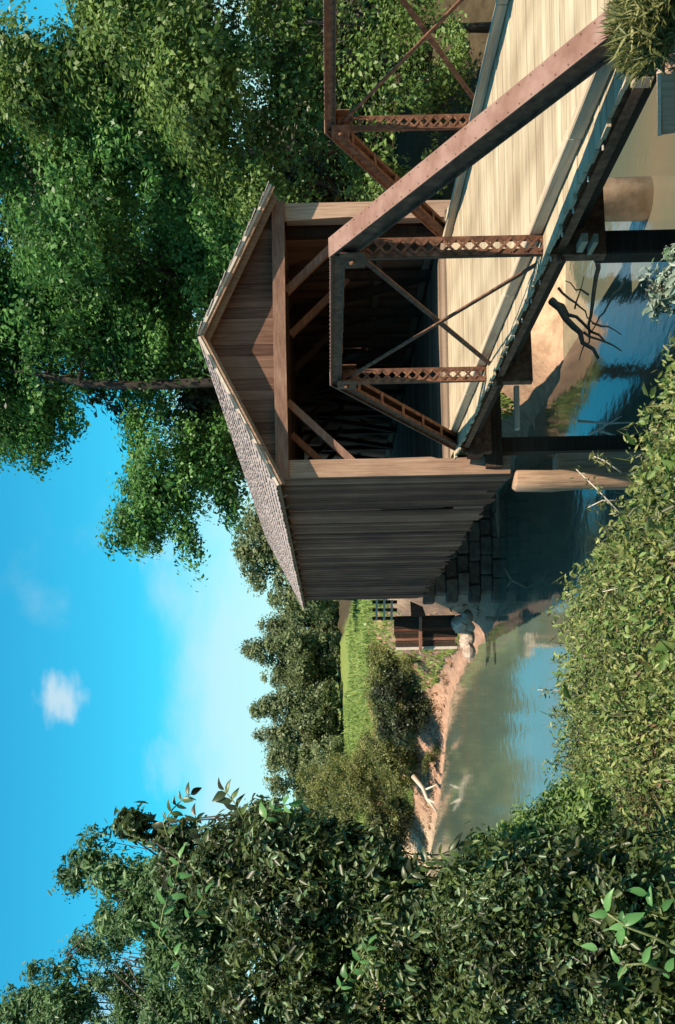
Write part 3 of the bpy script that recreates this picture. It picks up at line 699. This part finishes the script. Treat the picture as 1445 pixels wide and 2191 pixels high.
fb('dark hollow bush beside the pale sand spit', 430, 880, 73, [ell(420, 830, 75, 55, 50, 1.8), ell(455, 850, 75, 30, 30, 1.0)], 110, 'leaf_dark')
fb('upper yellowish bush at the meadow end', 520, 690, 78, [ell(500, 690, 77, 60, 70, 2.4), ell(450, 700, 77, 60, 80, 2.4), ell(540, 720, 76, 45, 45, 2)], 170, 'leaf_bush', .6, .3)
fb('tall bush behind the foreground shrub at left', 340, 760, 74, [ell(350, 720, 73, 70, 130, 2.6), ell(280, 760, 74, 80, 130, 2.6)], 210, 'leaf_bush', .6, .3)
# meadow and bank grass, uncountable
n = 26000
gxs = rng.uniform(-22, 12, n); gys = np.interp(gxs, XF, YF) + 4.2 + 55 * rng.random(n) ** 2.2
keep = ~((np.abs(gxs - 7.6) < 2.9) & (gys < 53)) & ~((np.abs(gxs + 9.5) < 3.0) & (gys - np.interp(gxs, XF, YF) < 4.5))
gxs, gys = gxs[keep], gys[keep]; n = len(gxs)
pos = np.stack([gxs, gys, height(gxs, gys) + .12], 1); nor = np.stack([rng.normal(size=n), rng.normal(size=n) - .6, .25 + 0 * gxs], 1)
o = leaves('meadow_grass', pos, nor,        .22 + .3 * rng.random(n), 'leaf_meadow', None, .3, along=np.tile([0, 0, 1.], (n, 1)))
o['kind'] = 'stuff'; o['label'] = 'yellow-green grass of the meadow and far bank'; o['category'] = 'grass'

n = 16000        # dry grass, roots and litter on the bare slope
gxs = rng.uniform(-16, 5.2, n); gys = np.interp(gxs, XF, YF) + 12 * rng.random(n) ** 1.3
dd_ = bank_dist(gxs, gys); k = (dd_ > .25) & (dd_ < 6) & (rng.random(n) < .25 + .8 * fbm(gxs, gys, 1.1) + .12 * dd_)
gxs, gys = gxs[k], gys[k]; n = len(gxs)
pos = np.stack([gxs, gys, height(gxs, gys) + .08], 1); nor = np.stack([rng.normal(size=n), rng.normal(size=n) - .5, .3 + 0 * gxs], 1)
o = leaves('bank_litter', pos, nor, .18 + .35 * rng.random(n) ** 2, 'leaf_dry', None, .22, along=np.stack([rng.normal(size=n), rng.normal(size=n), .8 + 0 * gxs], 1))
o['kind'] = 'stuff'; o['label'] = 'dry pinkish grass and litter on the bare far bank'; o['category'] = 'litter'
# ------------------------------------------------------------------ far abutment, fence, stones
ab = thing('abutment_wall', 'dark upright plank wall holding the bank at the far bridge end', 'retaining wall', (4.0, 45.6, -6.9))
for i in range(11):
    u = 803 + i * 6.6
    a = P(u, 846 + random.uniform(-3, 3), 46.2 - i * .05); b2 = P(u, 976 + random.uniform(-3, 5), 46.2 - i * .05)
    pl = i in (1, 7)
    box('plank', (a.x, a.y, (a.z + b2.z) / 2), (.128, .09 + .05 * random.random(), a.z - b2.z), 'pale_rail' if i == 0 else 'dark_timber' if i % 3 else 'siding', ab)
a = P(801, 900, 46.0); c = P(872, 900, 45.5)
bar('waler', a, c, .12, .16, 'siding', ab, Vector((0, 0, 1)))
fe = thing('fence', 'short pale rail fence with dark posts beside the far bridge end', 'fence', P(885, 850, 45.2))
for u in (868, 886, 903): a = P(u, 797, 45.2); b2 = P(u, 850, 45.2); bar('post', b2, a, .13, .12, 'dark_timber', fe)
for v in (806, 822, 838): bar('rail', P(865, v, 45.08), P(908, v + 1, 45.08), .05, .09, 'pale_rail', fe, Vector((0, 1, 0)))
o = mesh_obj('leaning_board', [P(870, 880, 45.0), P(905, 878, 45.0), P(893, 905, 45.0), P(872, 912, 45.0), P(870, 880, 45.1), P(905, 878, 45.1), P(893, 905, 45.1), P(872, 912, 45.1)],
             [(0, 3, 2, 1), (4, 5, 6, 7), (0, 1, 5, 4), (1, 2, 6, 5), (2, 3, 7, 6), (3, 0, 4, 7)], 'gable_wood'); tag(o, 'broken reddish board hanging below the rail fence at the far bridge end', 'board')
tag(bar('stake', P(866, 1062, 44.9), P(868, 1040, 44.9), .18, .16, 'pile_wood'), 'short pale stake at the water edge under the far bridge end', 'stake')
ICO = {}
def rock(name, c, s, mat, seed, parent=None):
    bm = bmesh.new(); bmesh.ops.create_icosphere(bm, subdivisions=2, radius=1)
    for v in bm.verts:
        q = v.co.copy(); k = 1 + .28 * mnoise.noise(q * 1.3 + Vector((seed * 3.1, seed, 0))) + .1 * mnoise.noise(q * 3.5 + Vector((seed, 0, 0)))
        v.co = Vector((q.x * s[0] * k, q.y * s[1] * k, q.z * s[2] * k))
    me = bpy.data.meshes.new(name); bm.to_mesh(me); bm.free(); me.materials.append(MATS[mat])
    return link(bpy.data.objects.new(name, me), parent, Matrix.Translation(c) @ Matrix.Rotation(seed, 4, 'Z'))
rk = [(856, 985, .50, 'largest pale boulder at the foot of the dark plank wall'), (842, 992, .34, 'pale boulder second from the bridge below the plank wall'), (826, 1000, .42, 'flat pale boulder at the water below the middle of the plank wall'),
      (812, 996, .30, 'small pinkish boulder below the left end of the plank wall'), (848, 1006, .26, 'low boulder in the water edge in front of the largest boulder'), (796, 1004, .36, 'leftmost pale boulder of the row beside the plank wall'), (870, 1000, .36, 'rightmost boulder of the row, half in the bridge shade')]
for i, (u, v, s, lb) in enumerate(rk):
    tag(rock('boulder', P(u, v, 45.3 - i * .05), (s, s * .8, s * .75), 'stone', i + 1.3), lb, 'boulder', 'boulders below the far plank wall')
# stone abutment in the bridge's own shade
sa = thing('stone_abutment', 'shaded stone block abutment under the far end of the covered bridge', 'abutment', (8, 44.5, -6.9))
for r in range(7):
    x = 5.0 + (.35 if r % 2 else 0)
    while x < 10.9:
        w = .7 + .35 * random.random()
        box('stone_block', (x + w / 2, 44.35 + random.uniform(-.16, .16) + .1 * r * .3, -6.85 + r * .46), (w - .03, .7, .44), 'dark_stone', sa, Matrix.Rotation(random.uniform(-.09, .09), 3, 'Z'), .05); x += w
# dead branches
def deadwood(name, lb, paths, mat, cat='branch'):
    t = thing(name, lb, cat, paths[0][0][0])
    for i, (pp, r) in enumerate(paths): tube('stem' if i == 0 else 'twig', pp, [r * (1 - .6 * j / (len(pp) - 1)) for j in range(len(pp))], mat, t, n=7, jit=.2)
Y = 69.0
deadwood('dead_branch', 'bleached dead branch lying down the far bank by the water', [([P(530, 885, Y + 1), P(505, 905, Y), P(480, 915, Y - 1), P(455, 935, Y - 1.5)], .16), ([P(480, 915, Y - 1), P(470, 940, Y - 1.5)], .1), ([P(500, 908, Y), P(512, 935, Y - 1)], .09)], 'pale_rail')
deadwood('dead_branch', 'dark snag rising from shaded water under the covered bridge', [([P(935, 1130, 38), P(950, 1095, 38), P(975, 1080, 38)], .06), ([P(950, 1095, 38), P(935, 1085, 38)], .05)], 'timber')
def crook(a, b, Y0, Y1, n=7, w=5):
    return [P(a[0] + (b[0] - a[0]) * t / n + (random.uniform(-w, w) if 0 < t < n else 0), a[1] + (b[1] - a[1]) * t / n + (random.uniform(-w, w) if 0 < t < n else 0), Y0 + (Y1 - Y0) * t / n) for t in range(n + 1)]
deadwood('dead_branch', 'dark tangled bare driftwood limbs in the water seen under the truss deck', [(crook((1548, 1180), (1425, 1280), 24, 23), .085), (crook((1545, 1185), (1460, 1295), 24, 23), .05), (crook((1640, 1278), (1470, 1262), 23.2, 23.2), .06),
    (crook((1575, 1195), (1500, 1270), 23.6, 23.4), .03), (crook((1590, 1335), (1480, 1265), 22.6, 23.2), .03), (crook((1560, 1260), (1590, 1210), 23.2, 23.4, 4), .022), (crook((1500, 1268), (1475, 1330), 23.2, 22.8, 4), .025), (crook((1530, 1230), (1600, 1250), 23.4, 23, 4), .02), (crook((1480, 1250), (1440, 1330), 23.2, 22.6, 5), .03), (crook((1470, 1262), (1420, 1240), 23.2, 23.5, 4), .022)], 'timber')
deadwood('dead_branch', 'pale leafless twigs lying in the blue water gap by the piles', [([P(1290, 1238, 24), P(1285, 1300, 23.5), P(1287, 1350, 23)], .035), ([P(1270, 1280, 23.5), P(1255, 1330, 23)], .03), ([P(1262, 1262, 23.8), P(1300, 1330, 23)], .025)], 'pale_rail')
pk = thing('riverside_beam', 'brown beam with a pale upper edge at the lower right bank', 'beam', P(1990, 1440, 9.3))
bar('board', P(1932, 1436, 9.6), P(2066, 1436, 8.6), .22, .22, 'pile_wood', pk, Vector((0, 0, 1)), .01)
bar('top_edge', P(1930, 1411, 9.6), P(2068, 1411, 8.6), .03, .24, 'pale_rail', pk, Vector((0, 0, 1)))

# ------------------------------------------------------------------ foreground growth
# leafy weeds over the near bank: nobody could count them
def weeds(name, label, n, xr, yr, llen, mat, hh, cond=None, rich=True, cat='weeds', aspect=.42, rise=.9, dens=True):
    x = rng.uniform(*xr, n); y = rng.uniform(yr[0] ** .5, yr[1] ** .5, n) ** 2 if dens else rng.uniform(*yr, n)
    k = y < np.interp(x, XN, YN) + .9
    if cond is not None: k &= cond(x, y)
    tuft = .5 + .6 * fbm(x, y, 1.9) + .55 * fbm(x + 9, y, 5.3)
    k &= rng.random(n) < .25 + 1.1 * tuft
    x, y, tuft = x[k], y[k], tuft[k]; n = len(x)
    h = hh * (.15 + 1.25 * np.clip(tuft, 0, 1.3)) * rng.random(n) ** .6
    pos = np.stack([x, y, height(x, y) + h], 1)
    nor = np.stack([.8 * rng.normal(size=n), .8 * rng.normal(size=n) - .45, rise + 0 * x], 1)
    al = np.stack([.6 * rng.normal(size=n), .6 * rng.normal(size=n), .9 + 0 * x], 1)
    o = leaves(name, pos, nor, llen * (.55 + .9 * rng.random(n)), mat, None, aspect, along=al, rich=rich)
    o['kind'] = 'stuff'; o['label'] = label; o['category'] = cat
    return o
weeds('ground_cover', 'yellow-green leafy weeds covering the near bank', 150000, (-4.5, 3.6), (3.2, 16), .052, 'leaf_weed', .36)
weeds('ground_cover', 'green leaves scattered among the near bank weeds', 80000, (-4.5, 3.4), (3.2, 16), .048, 'leaf_lime', .36, aspect=.55)
weeds('ground_cover', 'brown withered leaves low among the near bank weeds', 30000, (-4.5, 3.4), (3.2, 16), .05, 'leaf_dead', .22, aspect=.4)
weeds('ground_cover', 'slender grassy blades rising through the near bank weeds', 12000, (-4.5, 3.6), (3.2, 16), .15, 'leaf_grass', .42, aspect=.06, rich=False, rise=.1)
weeds('ground_cover', 'larger dock-like leaves standing here and there on the near bank', 5200, (-4.5, 3.4), (3.2, 15), .115, 'leaf_lime', .44, aspect=.5, cond=lambda x, y: fbm(x + 3, y + 1, 1.2) > .35)
weeds('bank_grass', 'dry grass tufts around the foot of the near end post', 9000, (4.7, 7.0), (5.3, 8.6), .26, 'leaf_grass', .35, aspect=.09, rich=False, rise=.1, cat='grass', dens=False)
n = 5200
c = np.array(P(2150, 1375, 8.0)); d = unit(rng.normal(size=(n, 3)) * [1, 1, .8]); pos = c + d * (rng.random((n, 1)) ** .5) * [.42, .4, .26] + [0.05, 0, -.02]
o = leaves('grass_tuft', pos, rng.normal(size=(n, 3)), .10 + .16 * rng.random(n), 'leaf_grass', None, .10, along=d * .8 + [0, -.2, .6]); tag(o, 'shaggy dry grass clump hiding the foot of the near inclined post', 'grass clump')
# shrubs
Gs = 'leafy shrubs in the left foreground'
def shrub(lb, base_uY, es, n, nleaf, crad, ll, mat, rich=True, aspect=.42, up=.5):
    u, Y = base_uY; p = P(u, 1440, Y); bx, by = p.x, Y; bz = Z(bx, by)
    t = thing('shrub', lb, 'shrub', (bx, by, bz), Gs)
    pos, nor, cc = clumped(es, n, int(nleaf * 1.25), crad * .95, .5, up, .45)
    nl = len(pos) // len(cc)
    leaves('foliage', pos, nor, .86 * ll * (.5 + .9 * rng.random(len(pos))) * np.repeat(.6 + .95 * rng.random(len(cc)) ** 2, nl), mat, t, aspect, rich=rich, tone=np.repeat(rng.random(len(cc)) ** 1.3, nl))
    m_ = rng.choice(len(pos), len(pos) // 11, replace=False)
    leaves('highlight_leaves', pos[m_] + .02 * rng.normal(size=(len(m_), 3)) + [0, -.035, .02], nor[m_], .7 * ll * (.5 + .9 * rng.random(len(m_))), 'leaf_highlight', t, aspect, rich=rich)  # sparse paler leaves set outward as painted highlights on the foliage
    e = np.array(es); items = []
    for q in e:
        c = Vector(q[:3]); a = Vector((bx + .15 * (c.x - bx), by, bz - .1))
        items.append(([a, a.lerp(c, .35) + Vector((.10, .02, .02)), a.lerp(c, .7) + Vector((-.04, 0, .03)), c + Vector((.02, 0, q[5] * .3))], [.006, .005, .004, .002]))
    for i in range(30):
        c = Vector(cc[rng.integers(len(cc))]); a = Vector(e[rng.integers(len(e)), :3]).lerp(c, .3)
        if (c - a).length < .8: items.append(([a, a.lerp(c, .5), c], [.005, .004, .002]))
    tubes('stem', items, 'bark', t, 5)
shrub('pale teal feathery shrub at the far upper left against the sky', (20, 6.5), [ell(60, 40, 6.5, 26, 110, .12), ell(115, 110, 6.4, 22, 80, .12), ell(15, 30, 6.5, 34, 110, .12), ell(60, 230, 6.4, 80, 70, .2), ell(30, 330, 6.3, 80, 90, .25), ell(160, 190, 6.4, 22, 70, .1), ell(30, 130, 6.4, 60, 70, .2), ell(200, 230, 6.3, 30, 70, .15), ell(60, 450, 6.2, 110, 70, .3), ell(15, 400, 6.2, 60, 80, .3)], 700, 34, .085, .045, 'leaf_teal', aspect=.36)
shrub('spire-topped green shrub second from the left', (150, 6.2), [ell(310, 150, 6.2, 18, 50, .08), ell(350, 190, 6.2, 16, 55, .08), ell(310, 260, 6.1, 40, 70, .15), ell(230, 290, 6.1, 35, 90, .2), ell(280, 380, 6, 80, 90, .3), ell(150, 420, 6, 90, 120, .3), ell(395, 185, 6.2, 10, 40, .06)], 560, 36, .095, .05, 'leaf_teal', aspect=.38)
shrub('dark shrub with a blunt leafy spire against the sky', (200, 5.6), [ell(425, 280, 5.6, 15, 45, .06), ell(395, 370, 5.6, 32, 60, .1), ell(400, 480, 5.5, 45, 70, .2), ell(320, 490, 5.5, 85, 100, .3), ell(440, 560, 5.5, 28, 36, .12), ell(330, 380, 5.6, 30, 60, .12)], 400, 36, .085, .052, 'leaf_shrub')
shrub('broad dark shrub filling the left middle foreground', (180, 5.2), [ell(380, 610, 5.2, 80, 110, .25), ell(250, 640, 5.2, 120, 150, .35), ell(90, 620, 5.3, 130, 180, .35), ell(350, 740, 5.1, 70, 100, .2), ell(255, 830, 5.1, 90, 130, .3), ell(180, 850, 5.1, 130, 150, .35), ell(30, 880, 5.2, 110, 200, .35)], 1150, 40, .10, .055, 'leaf_shrub')
shrub('low dark shrub below the left water edge', (300, 4.6), [ell(250, 1050, 4.7, 130, 140, .3), ell(100, 1100, 4.7, 140, 170, .35), ell(320, 1150, 4.7, 80, 100, .25), ell(200, 1290, 4.6, 150, 150, .3), ell(40, 1330, 4.6, 120, 160, .3), ell(345, 1280, 4.7, 80, 110, .2)], 1050, 40, .10, .048, 'leaf_shrub')
shrub('fine-leaved bluish shrub top in front of the left water edge', (330, 6.6), [ell(370, 1050, 6.6, 35, 45, .15), ell(410, 1130, 6.5, 55, 75, .25), ell(345, 1010, 6.6, 25, 30, .1), ell(440, 1230, 6.4, 80, 90, .3)], 230, 36, .10, .05, 'leaf_lime')
shrub('grey-leaved weedy shrub beside the shadowed pier at lower right', (1560, 7.2), [ell(1590, 1375, 7.4, 30, 26, .12), ell(1560, 1410, 7.3, 45, 30, .2), ell(1520, 1385, 7.4, 16, 20, .1), ell(1600, 1430, 7.2, 50, 30, .2)], 20, 18, .10, .075, 'leaf_grey', aspect=.4)
# bright sprigs whose large leaves can be told apart
LEAFC = {}
def leaf_mesh(mat, var):
    k = (mat, var)
    if k not in LEAFC:
        r = random.Random(var); w = .23 + .06 * r.random(); bend = .05 + .12 * r.random()
        v = []
        for i, (y, ww) in enumerate(((0, .02), (.18, .75), (.42, 1), (.68, .72), (.88, .32), (1, 0.0))):
            z = -2.2 * bend * y * y; cu = .06 * math.sin(y * 5 + var)
            v += [(-w * ww + cu, y, z + .34 * ww * w), (cu, y, z), (w * ww + cu, y, z + (.2 + .06 * var) * ww * w)]
        f = []
        for i in range(5):
            k0 = i * 3; f += [(k0, k0 + 1, k0 + 4, k0 + 3), (k0 + 1, k0 + 2, k0 + 5, k0 + 4)]
        me = bpy.data.meshes.new('leaf'); me.from_pydata(v, [], f); me.update(); me.polygons.foreach_set('use_smooth', [True] * len(f))
        a = me.attributes.new('rnd', 'FLOAT', 'FACE'); a.data.foreach_set('value', [r.random()] * len(f))
        me.materials.append(MATS[mat]); LEAFC[k] = me
    return LEAFC[k]
def sprig(label, stems, lv, mat, stem_r=.004):
    """stems: paths; lv: (base, tip, width tilt) for each leaf"""
    t = thing('leafy_sprig', label, 'sprig', stems[0][0])
    for s in stems: tube('stem', s, [stem_r * (1 - .5 * i / (len(s) - 1)) for i in range(len(s))], 'leaf_stem', t, n=6)
    for i, (a, b2) in enumerate(lv):
        a, b2 = Vector(a), Vector(b2); y = b2 - a; L = y.length; y.normalize()
        z = Vector((random.uniform(-.5, .5), -.75, .65 + random.uniform(-.3, .3))); x = y.cross(z).normalized(); z = x.cross(y)
        R = Matrix((x, y, z)).transposed()
        link(bpy.data.objects.new('leaf', leaf_mesh(mat, i % 6)), t, Matrix.Translation(a) @ R.to_4x4() @ Matrix.Diagonal((L * random.uniform(.6, .95), L * .9, L * .9, 1)))
rough_mat('leaf_stem', (.10, .12, .04), (.17, .2, .07), (.25, .26, .12), 30)
def auto_sprig(label, path_uv, Y, step, ll, mat, both=True, stem_r=.004):
    pts = [P(u, v, Y + dy) for u, v, dy in path_uv]; lv = []; s = 1
    for a, b2 in zip(pts, pts[1:]):
        L = (b2 - a).length; n = max(1, int(L / step))
        for i in range(n):
            q = a.lerp(b2, (i + .6) / n); dr = (b2 - a).normalized(); side = dr.cross(Vector((0, 1, 0))).normalized()
            for sg in ((1, -1) if both else (s,)):
                tip = q + (dr * random.uniform(.25, .7) + side * sg * random.uniform(.6, 1) + Vector((0, random.uniform(-.6, .2), random.uniform(-.15, .25)))) .normalized() * ll * random.uniform(.7, 1.2)
                lv.append((q, tip))
            s = -s
    lv.append((pts[-1], pts[-1] + (pts[-1] - pts[-2]).normalized() * ll))
    sprig(label, [pts], lv, mat, stem_r)
# the bright sprig low on the right of the left corner, leaf by leaf
Y = 3.0
def Q(x, y, dy=0): return P(2191 - y, x, Y + dy)
sprig('bright green sprig with broad separate leaves in the bottom left corner', [[Q(1445, 2030), Q(1400, 2005), Q(1345, 1985), Q(1300, 1955)], [Q(1425, 2080), Q(1375, 2062), Q(1340, 2065), Q(1325, 2095)]],
      [(Q(1302, 1955), Q(1258, 1960)), (Q(1296, 1950), Q(1305, 1902, -.04)), (Q(1335, 1978), Q(1328, 1945)), (Q(1335, 1980), Q(1380, 1948, -.03)), (Q(1330, 1982), Q(1328, 2030)), (Q(1340, 1985), Q(1300, 1985)),
       (Q(1325, 2062), Q(1302, 2030)), (Q(1375, 2062), Q(1395, 2018)), (Q(1378, 2062), Q(1415, 2062)), (Q(1325, 2095), Q(1322, 2100)), (Q(1340, 2066), Q(1320, 2097)), (Q(1280, 2030), Q(1240, 2022)), (Q(1425, 2080), Q(1442, 2045)), (Q(1420, 2078), Q(1432, 2100)), (Q(1418, 1950), Q(1442, 1915)), (Q(1395, 1940), Q(1385, 1892)), (Q(1385, 1910), Q(1338, 1905))], 'leaf_bright', .005)
auto_sprig('light green sprig hanging in the middle of the dark left shrubs', [(120, 395, 0), (190, 340, 0), (245, 350, 0), (300, 375, 0), (355, 385, 0)], 4.2, .035, .062, 'leaf_bright', False)
auto_sprig('small light green sprig right of the hanging one among dark leaves', [(215, 395, 0), (250, 425, 0), (280, 440, 0)], 4.3, .035, .06, 'leaf_bright', False)
auto_sprig('pale green sprig near the top of the left shrubs by the far bank', [(430, 560, 0), (465, 590, 0), (470, 620, 0)], 4.6, .035, .07, 'leaf_bright')
auto_sprig('dark leaved sprig tip standing alone against the pale sky', [(400, 360, 0), (430, 350, 0), (460, 370, 0), (485, 395, 0), (492, 408, 0)], 4.8, .026, .062, 'leaf_shrub')
auto_sprig('dark leaved sprig to the right of the lone sky sprig', [(380, 440, 0), (420, 425, 0), (445, 418, 0)], 4.8, .028, .062, 'leaf_shrub')
auto_sprig('dark leaved sprig at the edge of the pale sky above the far bank', [(440, 520, 0), (470, 505, 0), (500, 480, 0)], 4.8, .028, .068, 'leaf_shrub')
auto_sprig('dark drooping sprig in front of the pale sand spit', [(300, 860, 0), (340, 900, 0), (365, 950, 0), (380, 985, 0)], 4.4, .028, .066, 'leaf_shrub')
auto_sprig('light green sprig at the bottom edge among low dark leaves', [(70, 720, 0), (120, 760, 0), (170, 790, 0)], 4.2, .035, .055, 'leaf_bright')

# dry stalks poking out of the weeds beside the piles
Gd = 'dry stalks among the near bank weeds'
for i, (u0, v0, u1, v1, Y, lb) in enumerate(((1075, 1345, 1190, 1230, 9.0, 'long pale dry stalk leaning right in front of the log pile'), (1120, 1330, 1105, 1258, 9.2, 'short upright dry stalk left of the long leaning stalk'),
        (930, 1400, 925, 1290, 8.0, 'thin upright dry stalk in the middle of the weedy bank'), (1180, 1330, 1215, 1270, 9.2, 'dry stalk at the foot of the square pinkish pile'), (700, 1250, 715, 1150, 10.5, 'dry stalk standing against the blue water'))):
    a, b2 = P(u0, v0, Y), P(u1, v1, Y); t = thing('dry_stalk', lb, 'stalk', a, Gd)
    st = tube('stem', [a, a.lerp(b2, .5) + Vector((.03, 0, .02)), b2], [.008, .006, .003], 'pale_rail', t, n=5)
    n = 26; f = rng.random((n, 1)) ** .5; pos = np.array(a) * (1 - f) + np.array(b2) * f + .03 * rng.normal(size=(n, 3))
    leaves('dry_leaves', pos, rng.normal(size=(n, 3)), .05 + .04 * rng.random(n), 'leaf_grass', t, .25)
